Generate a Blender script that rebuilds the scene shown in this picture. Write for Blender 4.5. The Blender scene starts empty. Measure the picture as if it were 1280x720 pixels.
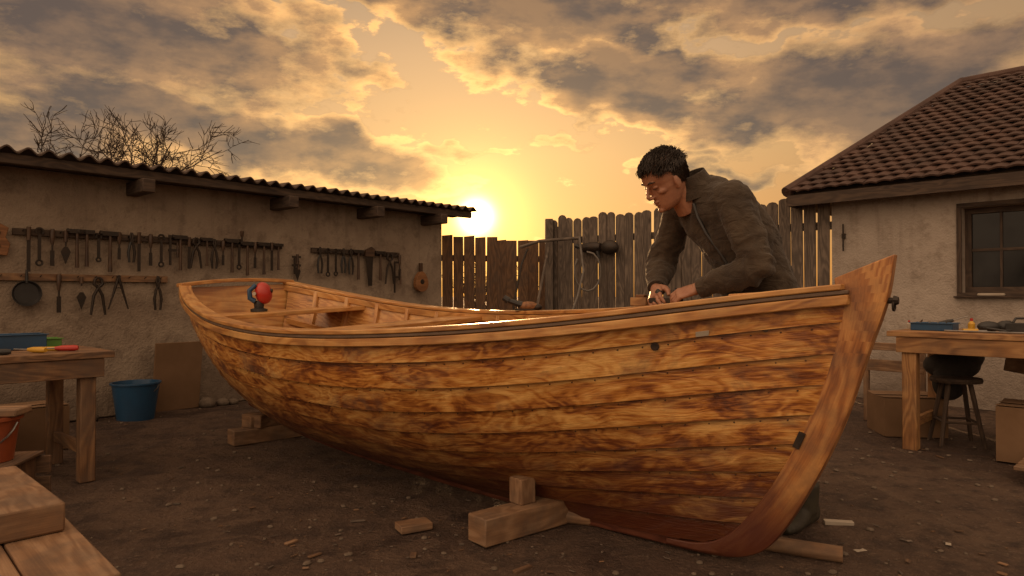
import bpy, bmesh, math, random
from mathutils import Vector, Matrix, noise
R_=random.Random(7)
scn=bpy.context.scene
V=Vector
# ------------------------------------------------------------------ node helpers
class G:
    def __init__(s,nt): s.nt=nt
    def n(s,t,props=None,**inp):
        nd=s.nt.nodes.new(t)
        for k,v in (props or {}).items(): setattr(nd,k,v)
        for k,v in inp.items(): s.set(nd.inputs[k.replace('_',' ')],v)
        return nd
    def set(s,sock,v):
        if isinstance(v,bpy.types.NodeSocket): s.nt.links.new(v,sock)
        else: sock.default_value=v
    def m(s,op,a,b=0.0,c=0.0,clamp=False):
        nd=s.nt.nodes.new('ShaderNodeMath'); nd.operation=op; nd.use_clamp=clamp
        for i,v in enumerate((a,b,c)): s.set(nd.inputs[i],v)
        return nd.outputs[0]
    def vm(s,op,a,b=(0,0,0)):
        nd=s.nt.nodes.new('ShaderNodeVectorMath'); nd.operation=op
        s.set(nd.inputs[0],a); s.set(nd.inputs[1],b)
        return nd
    def mix(s,f,a,b,blend='MIX'):
        nd=s.nt.nodes.new('ShaderNodeMix'); nd.data_type='RGBA'; nd.blend_type=blend
        s.set(nd.inputs[0],f)
        for i,v in ((6,a),(7,b)):
            if not isinstance(v,bpy.types.NodeSocket): v=(v[0],v[1],v[2],1)
            s.set(nd.inputs[i],v)
        return nd.outputs[2]
    def noise(s,vec,scale=5,detail=4,rough=.5,dist=0.0):
        nd=s.nt.nodes.new('ShaderNodeTexNoise')
        s.set(nd.inputs['Vector'],vec); nd.inputs['Scale'].default_value=scale
        nd.inputs['Detail'].default_value=detail; nd.inputs['Roughness'].default_value=rough
        nd.inputs['Distortion'].default_value=dist
        return nd.outputs[0]
    def mr(s,v,a,b,c=0.0,d=1.0,smooth=False):
        nd=s.nt.nodes.new('ShaderNodeMapRange'); nd.clamp=True
        if smooth: nd.interpolation_type='SMOOTHSTEP'
        for i,x in enumerate((v,a,b,c,d)): s.set(nd.inputs[i],x)
        return nd.outputs[0]
    def ramp(s,f,stops):
        nd=s.nt.nodes.new('ShaderNodeValToRGB'); e=nd.color_ramp.elements
        while len(e)<len(stops): e.new(0.5)
        for i,(p,c) in enumerate(stops):
            e[i].position=p; e[i].color=(c[0],c[1],c[2],1)
        s.set(nd.inputs[0],f); return nd.outputs[0]
def newmat(name):
    m=bpy.data.materials.new(name); m.use_nodes=True; g=G(m.node_tree)
    b=m.node_tree.nodes['Principled BSDF']; return m,g,b
def bumpto(g,b,h,strength,dist=.01):
    nd=g.n('ShaderNodeBump',Height=h,Strength=strength,Distance=dist)
    g.nt.links.new(nd.outputs[0],b.inputs['Normal'])
def plain(name,c1,c2=None,scale=6,rough=.7,bump=.3,bscale=60,metal=0.0,dist=.004):
    c2=c2 or tuple(x*.6 for x in c1)
    m,g,b=newmat(name)
    co=g.n('ShaderNodeTexCoord').outputs['Object']
    f=g.mr(g.noise(co,scale,4,.6),.3,.7)
    g.set(b.inputs['Base Color'],g.mix(f,c1,c2))
    b.inputs['Metallic'].default_value=metal
    r=g.mr(f,0,1,max(0,rough-.12),min(1,rough+.12)); g.set(b.inputs['Roughness'],r)
    if bump: bumpto(g,b,g.noise(co,bscale,3,.6),bump,dist)
    return m
def wood(name,dark,mid,light,rough=.6,gs=1.0,bump=.25,dirt=0.0,knots=True,coat=0.0,stain=False):
    m,g,b=newmat(name)
    uv=g.n('ShaderNodeTexCoord').outputs['UV']
    def sc(x,y): return g.n('ShaderNodeMapping',Vector=uv,Scale=(x,y,1)).outputs[0]
    h=g.noise(sc(1.1*gs,6*gs),1,3,.5,.5)
    gr=g.m('MULTIPLY_ADD',g.m('SINE',g.m('MULTIPLY',h,70)),.5,.5)
    fib=g.noise(sc(5,190),1,3,.6)
    bl=g.noise(sc(1.6*gs,7*gs),1,4,.55,.8)
    f=g.m('ADD',g.m('MULTIPLY',gr,.22),g.m('ADD',g.m('MULTIPLY',fib,.4),g.m('MULTIPLY',bl,.6)))
    col=g.ramp(f,[(.36,dark),(.58,mid),(.8,light)])
    if knots:
        vo=g.n('ShaderNodeTexVoronoi',Vector=sc(2.2,7),Scale=1.0,Randomness=1.0).outputs['Distance']
        col=g.mix(g.mr(vo,.03,.1,.85,0),col,tuple(x*.35 for x in dark))
    if dirt:
        pos=g.n('ShaderNodeTexCoord').outputs['Object']
        d=g.mr(g.noise(pos,7,6,.65),.42,.62,0,dirt)
        col=g.mix(d,col,(.07,.055,.045))
    if stain:
        z=g.n('ShaderNodeSeparateXYZ',Vector=g.n('ShaderNodeNewGeometry').outputs['Position']).outputs[2]
        z=g.m('ADD',z,g.m('MULTIPLY',g.m('SUBTRACT',bl,.5),.35))
        col=g.mix(g.mr(z,.12,.52,.92,0,True),col,(.07,.016,.009))
    g.set(b.inputs['Base Color'],col)
    g.set(b.inputs['Roughness'],g.mr(fib,.3,.7,rough-.08,rough+.1))
    if coat: b.inputs['Coat Weight'].default_value=coat; b.inputs['Coat Roughness'].default_value=.25
    bumpto(g,b,g.m('ADD',fib,g.m('MULTIPLY',gr,.3)),bump,.003)
    return m
# ------------------------------------------------------------------ mesh builder
class MB:
    def __init__(s): s.v=[];s.f=[];s.uv=[];s.mi=[];s.mats=[]
    def mid(s,mat):
        if mat not in s.mats: s.mats.append(mat)
        return s.mats.index(mat)
    def face(s,idx,uvs,mat): s.f.append(idx); s.uv.append(uvs); s.mi.append(s.mid(mat))
    def box(s,c,size,mat,R=None,taper=1.0):
        c=V(c); R=R or Matrix.Identity(3); b=len(s.v); hx,hy,hz=[x/2 for x in size]
        loc=[]
        for z in(-1,1):
            for y in(-1,1):
                for x in(-1,1):
                    k=taper if z>0 else 1
                    p=V((x*hx*k,y*hy*k,z*hz)); loc.append(p); s.v.append(c+R@p)
        L=max(range(3),key=lambda i:size[i]); ou,ov=R_.uniform(0,50),R_.uniform(0,50)
        for f,ax in(((0,2,3,1),2),((4,5,7,6),2),((0,1,5,4),1),((2,6,7,3),1),((0,4,6,2),0),((1,3,7,5),0)):
            oth=[i for i in range(3) if i!=ax]
            if L in oth: a=L; bb=[i for i in oth if i!=L][0]
            else: a,bb=oth
            s.face([b+i for i in f],[(loc[i][a]+ou,loc[i][bb]+ov+ax*.37) for i in f],mat)
    def loft(s,rings,mat,closed=True,cap=True,uvs=(1,1)):
        b=len(s.v); n=len(rings[0]); ou,ov=R_.uniform(0,50),R_.uniform(0,50); acc=0
        for r in rings: s.v.extend([V(p) for p in r])
        for i in range(len(rings)-1):
            l=(V(rings[i+1][0])-V(rings[i][0])).length; per=0
            for j in range(n if closed else n-1):
                k=(j+1)%n; w=(V(rings[i][k])-V(rings[i][j])).length
                s.face([b+i*n+j,b+i*n+k,b+(i+1)*n+k,b+(i+1)*n+j],[(acc+ou,per+ov),(acc+ou,per+w+ov),(acc+l+ou,per+w+ov),(acc+l+ou,per+ov)],mat)
                per+=w
            acc+=l
        if cap and closed:
            for base,rev in((b,True),(b+(len(rings)-1)*n,False)):
                idx=[base+j for j in range(n)]
                if rev: idx=idx[::-1]
                c=s.v[idx[0]]
                s.face(idx,[((s.v[q]-c).x+ou,(s.v[q]-c).z+ov) for q in idx],mat)
    def tube(s,pts,rad,mat,seg=8,cap=True):
        pts=[V(p) for p in pts]
        if not isinstance(rad,(list,tuple)): rad=[rad]*len(pts)
        rings=[]; t0=(pts[1]-pts[0]).normalized()
        u=t0.orthogonal().normalized()
        for i,p in enumerate(pts):
            a=pts[max(i-1,0)]; c=pts[min(i+1,len(pts)-1)]
            t=(c-a).normalized()
            u=(u-t*u.dot(t)); u=u.normalized() if u.length>1e-6 else t.orthogonal().normalized()
            w=t.cross(u)
            rings.append([p+(u*math.cos(q)+w*math.sin(q))*rad[i] for q in [2*math.pi*j/seg for j in range(seg)]])
        s.loft(rings,mat,cap=cap)
    def ell(s,c,r,mat,R=None,seg=14,rg=9):
        c=V(c); R=R or Matrix.Identity(3); rings=[]
        for i in range(rg+1):
            th=math.pi*(.02+.96*i/rg)
            rings.append([c+R@V((r[0]*math.sin(th)*math.cos(q),r[1]*math.sin(th)*math.sin(q),-r[2]*math.cos(th))) for q in [2*math.pi*j/seg for j in range(seg)]])
        s.loft(rings,mat)
    def lathe(s,c,prof,mat,R=None,seg=24,cap=True):
        c=V(c); R=R or Matrix.Identity(3)
        s.loft([[c+R@V((r*math.cos(q),r*math.sin(q),z)) for q in [2*math.pi*j/seg for j in range(seg)]] for r,z in prof],mat,cap=cap)
    def prism(s,poly,O,U,W,N,depth,mat):
        O,U,W,N=V(O),V(U),V(W),V(N)
        a=[O+U*x+W*y for x,y in poly]
        s.loft([a,[p+N*depth for p in a]],mat)
    def build(s,name,bevel=0.0,smooth=True,ang=35,parent=None,seg=2,xf=None):
        vs=[(xf@p if xf else p) for p in s.v]
        mn=V([min(p[i] for p in vs) for i in range(3)]); mx=V([max(p[i] for p in vs) for i in range(3)])
        o=(mn+mx)/2; o.z=mn.z
        me=bpy.data.meshes.new(name); me.from_pydata([p-o for p in vs],[],s.f)
        for m in s.mats: me.materials.append(m)
        uvl=me.uv_layers.new(name='UVMap'); flat=[]
        for u in s.uv:
            for q in u: flat+= [q[0],q[1]]
        uvl.data.foreach_set('uv',flat)
        me.polygons.foreach_set('material_index',s.mi)
        me.update()
        bm=bmesh.new(); bm.from_mesh(me); bmesh.ops.recalc_face_normals(bm,faces=bm.faces); bm.to_mesh(me); bm.free()
        if smooth:
            me.polygons.foreach_set('use_smooth',[True]*len(me.polygons)); me.set_sharp_from_angle(angle=math.radians(ang))
        ob=bpy.data.objects.new(name,me); scn.collection.objects.link(ob); ob.location=o
        if bevel:
            md=ob.modifiers.new('b','BEVEL'); md.width=bevel; md.segments=seg; md.limit_method='ANGLE'; md.angle_limit=math.radians(40)
        if parent:
            ob.parent=parent; ob.location=o-parent.location
        return ob
def empty(name,loc):
    e=bpy.data.objects.new(name,None); e.location=loc; e.empty_display_size=.2; scn.collection.objects.link(e); return e
def smst(a,b,x):
    x=min(1,max(0,(x-a)/(b-a))); return x*x*(3-2*x)
def cat(tab,x):
    if x<=tab[0][0]: return tab[0][1]
    if x>=tab[-1][0]: return tab[-1][1]
    for i in range(len(tab)-1):
        if tab[i][0]<=x<=tab[i+1][0]: break
    def sl(k):
        if k<=0: return (tab[1][1]-tab[0][1])/(tab[1][0]-tab[0][0])
        if k>=len(tab)-1: return (tab[-1][1]-tab[-2][1])/(tab[-1][0]-tab[-2][0])
        return (tab[k+1][1]-tab[k-1][1])/(tab[k+1][0]-tab[k-1][0])
    x0,y0=tab[i]; x1,y1=tab[i+1]; h=x1-x0; t=(x-x0)/h
    return (2*t**3-3*t*t+1)*y0+(t**3-2*t*t+t)*h*sl(i)+(-2*t**3+3*t*t)*y1+(t**3-t*t)*h*sl(i+1)
def rotz(a): return Matrix.Rotation(a,3,'Z')
def frame(x,z=V((0,0,1))):
    x=V(x).normalized(); y=V(z).cross(x).normalized(); z=x.cross(y)
    return Matrix((x,y,z)).transposed()
# ------------------------------------------------------------------ materials
PINE=wood('pine',(.15,.065,.023),(.29,.14,.05),(.42,.23,.09),.6,dirt=.3)
PINE2=wood('pine_varnished',(.24,.085,.02),(.46,.21,.055),(.60,.33,.11),.42,coat=.3,dirt=.25)
TABLEW=wood('table_wood',(.08,.038,.018),(.17,.085,.038),(.27,.15,.07),.65,dirt=.5)
LUMBER=wood('lumber',(.13,.066,.033),(.22,.122,.062),(.30,.185,.105),.75,dirt=.5)
GREYW=wood('weathered_boards',(.045,.034,.026),(.10,.077,.06),(.18,.14,.108),.85,bump=.5,dirt=.5)
BROWNW=wood('brown_boards',(.055,.028,.015),(.12,.062,.03),(.18,.10,.05),.8,bump=.5,dirt=.4)
DARKW=wood('dark_beam',(.025,.015,.011),(.05,.032,.022),(.085,.055,.036),.8,bump=.4)
IRON=plain('iron',(.022,.019,.017),(.045,.03,.021),20,.5,.4,90,.5)
STEEL=plain('steel',(.35,.34,.33),(.18,.17,.16),14,.35,.1,90,.9)
BLACK=plain('black_rubber',(.015,.014,.014),(.03,.028,.027),12,.5,.1)
BLUE=plain('blue_plastic',(.02,.075,.16),(.015,.05,.11),5,.4,.05)
GREEN=plain('green_plastic',(.10,.26,.04),(.08,.2,.03),5,.45,.05)
YEL=plain('yellow_plastic',(.6,.34,.03),(.45,.25,.03),5,.4,.05)
RED=plain('red_plastic',(.45,.03,.018),(.33,.022,.018),6,.35,.05)
ORANGE=plain('orange_plastic',(.30,.07,.02),(.20,.045,.018),5,.45,.05)
WHITE=plain('offwhite_paint',(.42,.37,.30),(.32,.27,.21),5,.6,.1)
CARD=plain('cardboard',(.19,.11,.057),(.14,.08,.04),4,.85,.15)
RAIL=plain('rub_rail_paint',(.10,.065,.045),(.17,.11,.07),14,.6,.4)
SKIN=plain('skin',(.38,.19,.115),(.29,.13,.078),22,.5,.12,300,dist=.001)
LIPS=plain('lips',(.24,.10,.07),(.2,.08,.055),30,.5,.05)
HAIR=plain('hair',(.028,.017,.011),(.014,.009,.006),60,.65,.1)
TROUS=plain('trousers',(.03,.03,.024),(.018,.018,.015),12,.9,.5,120)
BOOT=plain('boot_leather',(.045,.04,.022),(.025,.02,.014),12,.6,.3)
JACK,g,b=newmat('jacket_cloth')
co=g.n('ShaderNodeTexCoord').outputs['Object']
f=g.mr(g.noise(co,9,5,.65),.35,.68); g.set(b.inputs['Base Color'],g.mix(f,(.030,.020,.0125),(.060,.042,.026)))
b.inputs['Roughness'].default_value=.92; b.inputs['Sheen Weight'].default_value=.12
hh=g.m('ADD',g.m('MULTIPLY',g.noise(g.n('ShaderNodeMapping',Vector=co,Scale=(1,1,1.8)).outputs[0],13,3,.5,1.2),1.5),g.m('MULTIPLY',g.noise(co,260,2),.18))
bumpto(g,b,hh,.7,.014)
HULL,g,b=newmat('varnished_strakes')
uv=g.n('ShaderNodeTexCoord').outputs['UV']
def sc(x,y): return g.n('ShaderNodeMapping',Vector=uv,Scale=(x,y,1)).outputs[0]
h=g.noise(sc(2.2,8.5),1,3,.5,1.0)
gr=g.m('MULTIPLY_ADD',g.m('SINE',g.m('MULTIPLY',h,55)),.5,.5)
fib=g.noise(sc(9,170),1,2,.6)
bl=g.noise(sc(4.2,15),1,6,.66,1.3)
bl2=g.noise(sc(1.3,4.2),1,5,.62,.6)
f=g.m('ADD',g.m('MULTIPLY',gr,.12),g.m('ADD',g.m('MULTIPLY',fib,.13),g.m('ADD',g.m('MULTIPLY',bl,.75),g.m('MULTIPLY',bl2,.85))))
f=g.m('MULTIPLY',f,.86)
col=g.ramp(f,[(.60,(.09,.022,.007)),(.70,(.25,.078,.016)),(.79,(.50,.205,.042)),(.95,(.74,.42,.13))])
vo=g.n('ShaderNodeTexVoronoi',Vector=sc(2.1,5.0),Scale=1.0).outputs['Distance']
col=g.mix(g.mr(vo,.03,.12,.9,0),col,(.06,.016,.006))
wp=g.noise(sc(2.4,5.0),1,6,.7,.8); col=g.mix(g.mr(wp,.54,.66,0,.6),col,(.19,.105,.055))
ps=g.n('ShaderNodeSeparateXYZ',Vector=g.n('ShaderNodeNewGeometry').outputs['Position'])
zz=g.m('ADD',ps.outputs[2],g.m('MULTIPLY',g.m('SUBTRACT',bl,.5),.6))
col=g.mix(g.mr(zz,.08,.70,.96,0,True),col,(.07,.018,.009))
uy=g.n('ShaderNodeSeparateXYZ',Vector=uv).outputs[1]
lap=g.m('MODULO',uy,1.7)
col=g.mix(g.m('MULTIPLY',g.mr(lap,.095,.12,0,1),.65),col,(.045,.014,.006))
g.set(b.inputs['Base Color'],col)
g.set(b.inputs['Roughness'],g.mr(wp,.42,.65,.28,.66))
b.inputs['Coat Weight'].default_value=.18; b.inputs['Coat Roughness'].default_value=.22
bumpto(g,b,g.m('ADD',fib,g.m('ADD',g.m('MULTIPLY',bl,1.6),g.m('MULTIPLY',wp,1.0))),.45,.006)
def plaster(name,c1,c2,c3):
    m,g,b=newmat(name)
    pos=g.n('ShaderNodeNewGeometry').outputs['Position']
    n1=g.noise(pos,1.3,6,.65,.4); n2=g.noise(pos,7,5,.7); n3=g.noise(pos,60,3,.6)
    col=g.mix(g.mr(n1,.35,.65),c1,c2)
    col=g.mix(g.mr(n2,.5,.66,0,.7),col,c3)
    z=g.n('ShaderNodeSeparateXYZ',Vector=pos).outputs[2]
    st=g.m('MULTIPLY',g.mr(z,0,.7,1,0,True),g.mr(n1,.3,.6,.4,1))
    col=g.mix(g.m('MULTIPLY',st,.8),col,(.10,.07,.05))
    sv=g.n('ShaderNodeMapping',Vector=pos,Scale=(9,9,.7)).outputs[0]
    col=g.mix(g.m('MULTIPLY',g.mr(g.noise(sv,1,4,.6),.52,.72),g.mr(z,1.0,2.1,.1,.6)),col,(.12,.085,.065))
    g.set(b.inputs['Base Color'],col); b.inputs['Roughness'].default_value=.92
    bumpto(g,b,g.m('ADD',g.m('MULTIPLY',n2,1.4),g.m('MULTIPLY',n3,.5)),.8,.02)
    return m
PLA=plaster('shed_plaster',(.33,.265,.20),(.23,.175,.13),(.15,.11,.08))
PLB=plaster('house_plaster',(.43,.37,.315),(.33,.28,.235),(.25,.205,.165))
DIRT,g,b=newmat('packed_dirt')
pos=g.n('ShaderNodeNewGeometry').outputs['Position']
n1=g.noise(pos,.8,5,.6,.3); n2=g.noise(pos,6,7,.72); n3=g.noise(pos,45,5,.7); n4=g.noise(pos,2.2,5,.6,1.0)
col=g.mix(g.mr(n1,.38,.62),(.125,.072,.048),(.21,.132,.087))
col=g.mix(g.mr(n2,.46,.64,0,.85),col,(.06,.034,.025))
col=g.mix(g.mr(n3,.55,.70,0,.7),col,(.32,.23,.165))
col=g.mix(g.mr(n4,.54,.62,0,.6),col,(.05,.026,.02))
g.set(b.inputs['Base Color'],col)
g.set(b.inputs['Roughness'],g.mr(n4,.5,.65,.88,.55))
bumpto(g,b,g.m('ADD',g.m('MULTIPLY',n2,2.8),g.m('MULTIPLY',n3,1.2)),1.0,.07)
TILE=plain('roof_tile',(.085,.042,.03),(.045,.026,.021),3.5,.8,.5,50)
CORR=plain('corrugated_sheet',(.045,.03,.023),(.08,.05,.035),3,.75,.3,30)
BARK=plain('bark',(.03,.02,.015),(.045,.03,.022),10,.9,.4)
GLASS,g,b=newmat('window_glass'); b.inputs['Base Color'].default_value=(.008,.008,.009,1); b.inputs['Specular IOR Level'].default_value=.25
g.set(b.inputs['Roughness'],g.mr(g.noise(g.n('ShaderNodeTexCoord').outputs['Object'],6,3),.3,.7,.08,.22))
# ------------------------------------------------------------------ ground
xs=[-400,-150,-60,-25,-12]+[-6.4+.08*i for i in range(161)]+[12,25,60,150,400]
ys=[-60,-20,-6]+[-.4+.08*i for i in range(130)]+[14,25,60,150,400,900]
vv=[];ff=[]
def gz(x,y): return noise.noise(V((x*.9,y*.9,3)))*.018+noise.noise(V((x*4,y*4,8)))*.013-.004
for y in ys:
    for x in xs:
        vv.append((x,y,gz(x,y) if (-.5<y<10.2 and abs(x)<6.5) else -.004))
nx=len(xs)
for j in range(len(ys)-1):
    for i in range(nx-1): ff.append((j*nx+i,j*nx+i+1,(j+1)*nx+i+1,(j+1)*nx+i))
me=bpy.data.meshes.new('ground'); me.from_pydata(vv,[],ff); me.materials.append(DIRT); me.polygons.foreach_set('use_smooth',[True]*len(ff))
ob=bpy.data.objects.new('ground',me); scn.collection.objects.link(ob)
mb=MB()
for i in range(620):
    if i<440: y=R_.uniform(1.6,7); x=R_.uniform(-.8,.8)*y
    else: y=R_.gauss(2.9,.45); x=R_.gauss(.0,.95)
    if y<1.5: continue
    l=R_.choice([.006,.008,.012,.016,.02,.028])*R_.uniform(.6,1.2)
    m=R_.choice([LUMBER,GREYW,GREYW,BROWNW,BROWNW])
    Rm=Matrix.Rotation(R_.uniform(0,6.28),3,'Z')@Matrix.Rotation(R_.uniform(-.25,.25),3,'X')
    mb.box((x,y,gz(x,y)+.006),(l,l*R_.uniform(.15,.6),.003),m,Rm)
mb.build('wood_shavings')
mb=MB()
for i in range(18):
    if i<8: y=R_.gauss(2.95,.35); x=R_.gauss(-.2,.9)
    else: y=R_.uniform(2.6,5.5); x=R_.uniform(-.7,.75)*y
    if y<2.0: continue
    l=R_.uniform(.03,.09); m=R_.choice([LUMBER,GREYW,BROWNW])
    mb.box((x,y,gz(x,y)+.006),(l,R_.uniform(.01,.025),R_.uniform(.006,.012)),m,rotz(R_.uniform(0,3.1)))
mb.build('scrap_wood',bevel=.0015,seg=1)
mb=MB()
ST=plain('stone',(.15,.115,.085),(.09,.068,.05),30,.9,.4)
for i in range(1300):
    y=R_.uniform(1.6,7.5); x=R_.uniform(-.8,.8)*y; r=R_.choice([.003,.004,.005,.007,.01,.014])
    mb.ell((x,y,gz(x,y)+r*.3),(r*R_.uniform(.8,1.4),r,r*.6),ST,rotz(R_.uniform(0,3)),7,4)
mb.build('gravel')
def chunk(name,x,y,sx,sy,sz,rz,m):
    q=MB(); q.box((x,y,sz/2+.004),(sx,sy,sz),m,rotz(rz)); return q.build(name,bevel=.003)
chunk('wood_offcut',-.42,2.93,.14,.09,.03,.5,LUMBER)
chunk('wood_offcut',1.42,2.98,.12,.03,.02,-.2,WHITE)
chunk('paper_scrap',1.36,2.68,.05,.025,.004,.3,WHITE)
chunk('paper_scrap',1.75,2.75,.03,.02,.003,1.0,WHITE)
# ------------------------------------------------------------------ boat
B=V((1.2,2.25,0)); A=V((.758,-.652,0)).normalized(); NN=V((.652,.758,0)).normalized()
def bw(s,y,z): return B-A*s+NN*y+V((0,0,z+y*.045*smst(0,1,s)))
HB=[(.08,.03),(.35,.20),(.75,.37),(1.2,.53),(1.8,.67),(2.4,.73),(3.0,.71),(3.5,.63),(3.9,.52),(4.22,.40)]
ZS=[(.08,1.02),(.75,.945),(1.5,.882),(2.4,.855),(3.1,.89),(3.7,.975),(4.22,1.075)]
ZK=[(.08,.06),(1.0,.055),(2.4,.085),(3.4,.14),(4.22,.27)]
STM=[(.05,.62),(.12,.47),(.3,.33),(.535,.2),(.81,.11),(1.02,.07),(1.2,.02)]
def sec(t,g_):
    zb=.06+.96*g_; sb=cat(STM,zb); se=4.02+.2*g_; s=sb+(se-sb)*t
    sn=.08+4.14*t
    w=smst(0,.5,t)*(1-.25*smst(.75,1,t))
    fm=math.sin(1.35*g_)/math.sin(1.35); fb=g_**.85
    fz=.55*(1-math.cos(1.35*g_))/(1-math.cos(1.35))+.45*g_
    fy=fb+(fm-fb)*w; fz=g_+(fz-g_)*w
    hb=cat(HB,sn); zk=cat(ZK,sn)
    return s,.022+(hb-.022)*fy,zk+(cat(ZS,sn)-zk)*fz
def secn(t,g_):
    a=sec(t,max(0,g_-.02)); c=sec(t,min(1,g_+.02)); dy,dz=c[1]-a[1],c[2]-a[2]; l=math.hypot(dy,dz) or 1
    return dz/l,-dy/l
boat=empty('wooden_boat',B-A*2.1)
NT=72; NS=9
for side in(-1,1):
    mb=MB()
    for k in range(NS):
        g0=k/NS; g1=(k+1)/NS; rows=[(g0,-.004),(g0,.019),((g0+g1)/2,.012),(g1,.002)]
        rings=[]
        for i in range(NT+1):
            t=i/NT; r=[]
            for gg,o in rows:
                s,y,z=sec(t,gg); ny,nz=secn(t,gg); o*=smst(0,.04,t)*.9+.1
                o+=.0025*noise.noise(V((t*9,k*3.3+side,gg*6)))
                r.append(bw(s,side*(y+ny*o),z+nz*o))
            rings.append(r)
        b0=len(mb.v)
        for r in rings: mb.v.extend(r)
        for i in range(NT):
            for j in range(3):
                vj=[.002,.017,.06,.12]; ia=b0+i*4+j
                us=4.2*i/NT+k*7.13+(side+1)*31; u2=us+4.2/NT; o=k*1.7
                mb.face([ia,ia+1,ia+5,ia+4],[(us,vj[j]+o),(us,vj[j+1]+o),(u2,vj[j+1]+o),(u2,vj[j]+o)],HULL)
    mb.build('hull_planking_far' if side>0 else 'hull_planking_near',parent=boat,ang=50)
    mb=MB(); rings=[]
    for i in range(NT+1):
        t=.01+.985*i/NT; r=[]
        for j in range(13):
            gg=j/12; s,y,z=sec(t,gg); ny,nz=secn(t,gg)
            r.append(bw(s,side*max(0.0,y-ny*.022),z-nz*.022))
        rings.append(r)
    mb.loft(rings,PINE2,closed=False)
    mb.build('inner_skin',parent=boat,ang=60)
    mb=MB()
    for q in range(1,15):
        t0=q/15; rings=[]
        for j in range(12):
            gg=.06+.93*j/11; r=[]
            for dt,o in((-.0035,.02),(.0035,.02),(.0035,.045),(-.0035,.045)):
                s,y,z=sec(t0+dt,gg); ny,nz=secn(t0+dt,gg); r.append(bw(s,side*max(.0,y-ny*o),z-nz*o))
            rings.append(r)
        mb.loft(rings,PINE2)
    for gg,hh in((.74,.02),):
        rings=[]
        for i in range(50):
            t=.06+.92*i/49; s,y,z=sec(t,gg); rings.append([bw(s,side*(y-o),z+dz) for o,dz in((.045,-hh),(.045,hh),(.065,hh),(.065,-hh))])
        mb.loft(rings,PINE2)
    mb.build('ribs',parent=boat,bevel=.002)
    def sweep(name,prof,mat,t0=0.0,t1=1.0,bev=.004):
        q=MB(); rings=[]
        for i in range(NT+1):
            t=t0+(t1-t0)*i/NT; s,y,z=sec(t,1.0)
            rings.append([bw(s,side*max(0.001,y+a),z+c) for a,c in prof])
        q.loft(rings,mat); return q.build(name,parent=boat,bevel=bev)
    sweep('gunwale_cap',[(-.05,.002),(.036,.002),(.036,.022),(-.05,.022)],PINE2,.004)
    sweep('inwale',[(-.048,-.045),(-.024,-.045),(-.024,-.001),(-.048,-.001)],PINE2,.02)
    sweep('rub_rail',[(.010,-.013),(.030,-.013),(.030,.0005),(.010,.0005)],RAIL,bev=.003)
    sweep('rub_strake',[(.008,-.050),(.033,-.050),(.033,-.0155),(.008,-.0155)],PINE2)
mb=MB(); rg=[]
for off in(0,.03):
    pts=[]
    for j in range(13): s,y,z=sec(1,j/12); pts.append(bw(s-.004+off,-(y-.003),z))
    for j in range(12,-1,-1): s,y,z=sec(1,j/12); pts.append(bw(s-.004+off,(y-.003),z))
    rg.append(pts)
mb.loft(rg,PINE2)
s,y,z=sec(1,1)
rings=[]
for i in range(13):
    q=-1+2*i/12; rings.append([bw(s+a,q*(y+.03),z+c+.025*(1-q*q)) for a,c in((-.035,.004),(.045,.004),(.045,.03),(-.035,.03))])
mb.loft(rings,PINE2)
for zz_ in(.45,.62,.8):
    mb.box(bw(s-.045,0,zz_),(.012,.62*zz_,.02),PINE2,frame(A))
mb.build('transom',parent=boat,bevel=.003)
STW=wood('stem_wood',(.17,.05,.013),(.38,.15,.04),(.55,.27,.085),.5,coat=.15,dirt=.4,stain=True)
mb=MB()
outer=[(-.06,1.135),(-.035,.98),(.02,.81),(.10,.56),(.21,.32),(.33,.12),(.43,.045),(.56,.018),(.75,.014)]
inner=[(.12,1.06),(.115,.98),(.135,.81),(.215,.56),(.33,.33),(.45,.16),(.53,.09),(.62,.055),(.75,.045)]
def dense(tab,n=40):
    P=[]; tt=[i/(len(tab)-1) for i in range(len(tab))]
    for i in range(n+1):
        u=i/n; P.append((cat(list(zip(tt,[a for a,_ in tab])),u),cat(list(zip(tt,[c for _,c in tab])),u)))
    return P
do,di=dense(outer),dense(inner); rings=[]
for (so,zo),(si,zi) in zip(do,di):
    rings.append([bw(so,-.022,zo),bw(so,.022,zo),bw((so*2+si)/3,.036,(zo*2+zi)/3),bw(si,.036,zi),bw(si,-.036,zi),bw((so*2+si)/3,-.036,(zo*2+zi)/3)])
mb.loft(rings,STW)
mb.build('stem',parent=boat,bevel=.004)
mb=MB(); rings=[]
for i in range(30):
    u=i/29; s=.70+u*3.34; z=cat(ZK,.08+4.14*(s-.5)/3.52); zb=z-.045 if s>.9 else .014+(z-.045-.014)*smst(.7,.9,s)
    rings.append([bw(s,-.02,zb),bw(s,.02,zb),bw(s,.03,z+.02),bw(s,-.03,z+.02)])
KEEL=wood('keel_wood',(.04,.012,.007),(.08,.022,.011),(.13,.04,.02),.5)
mb.loft(rings,KEEL); mb.build('keel',parent=boat,bevel=.003)
mb=MB()
mb.box(bw(.235,-.040,.50),(.022,.012,.06),IRON,frame(A)@Matrix.Rotation(.4,3,'Y'))
zq=.985
mb.tube([bw(-.03,0,zq),bw(-.060,0,zq)],.010,IRON)
mb.tube([bw(-.052,.0,zq),bw(-.066,.0,zq)],[.017,.012],IRON,8)
mb.tube([bw(-.052,.016*math.cos(a),zq-.016+.016*math.sin(a)) for a in [i*math.pi/6 for i in range(13)]],.004,IRON,6)
mb.build('stem_fittings',parent=boat)
def onhull(t,g_,o=.014):
    s,y,z=sec(t,g_); ny,nz=secn(t,g_); return bw(s,-(y+ny*o),z+nz*o)
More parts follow.
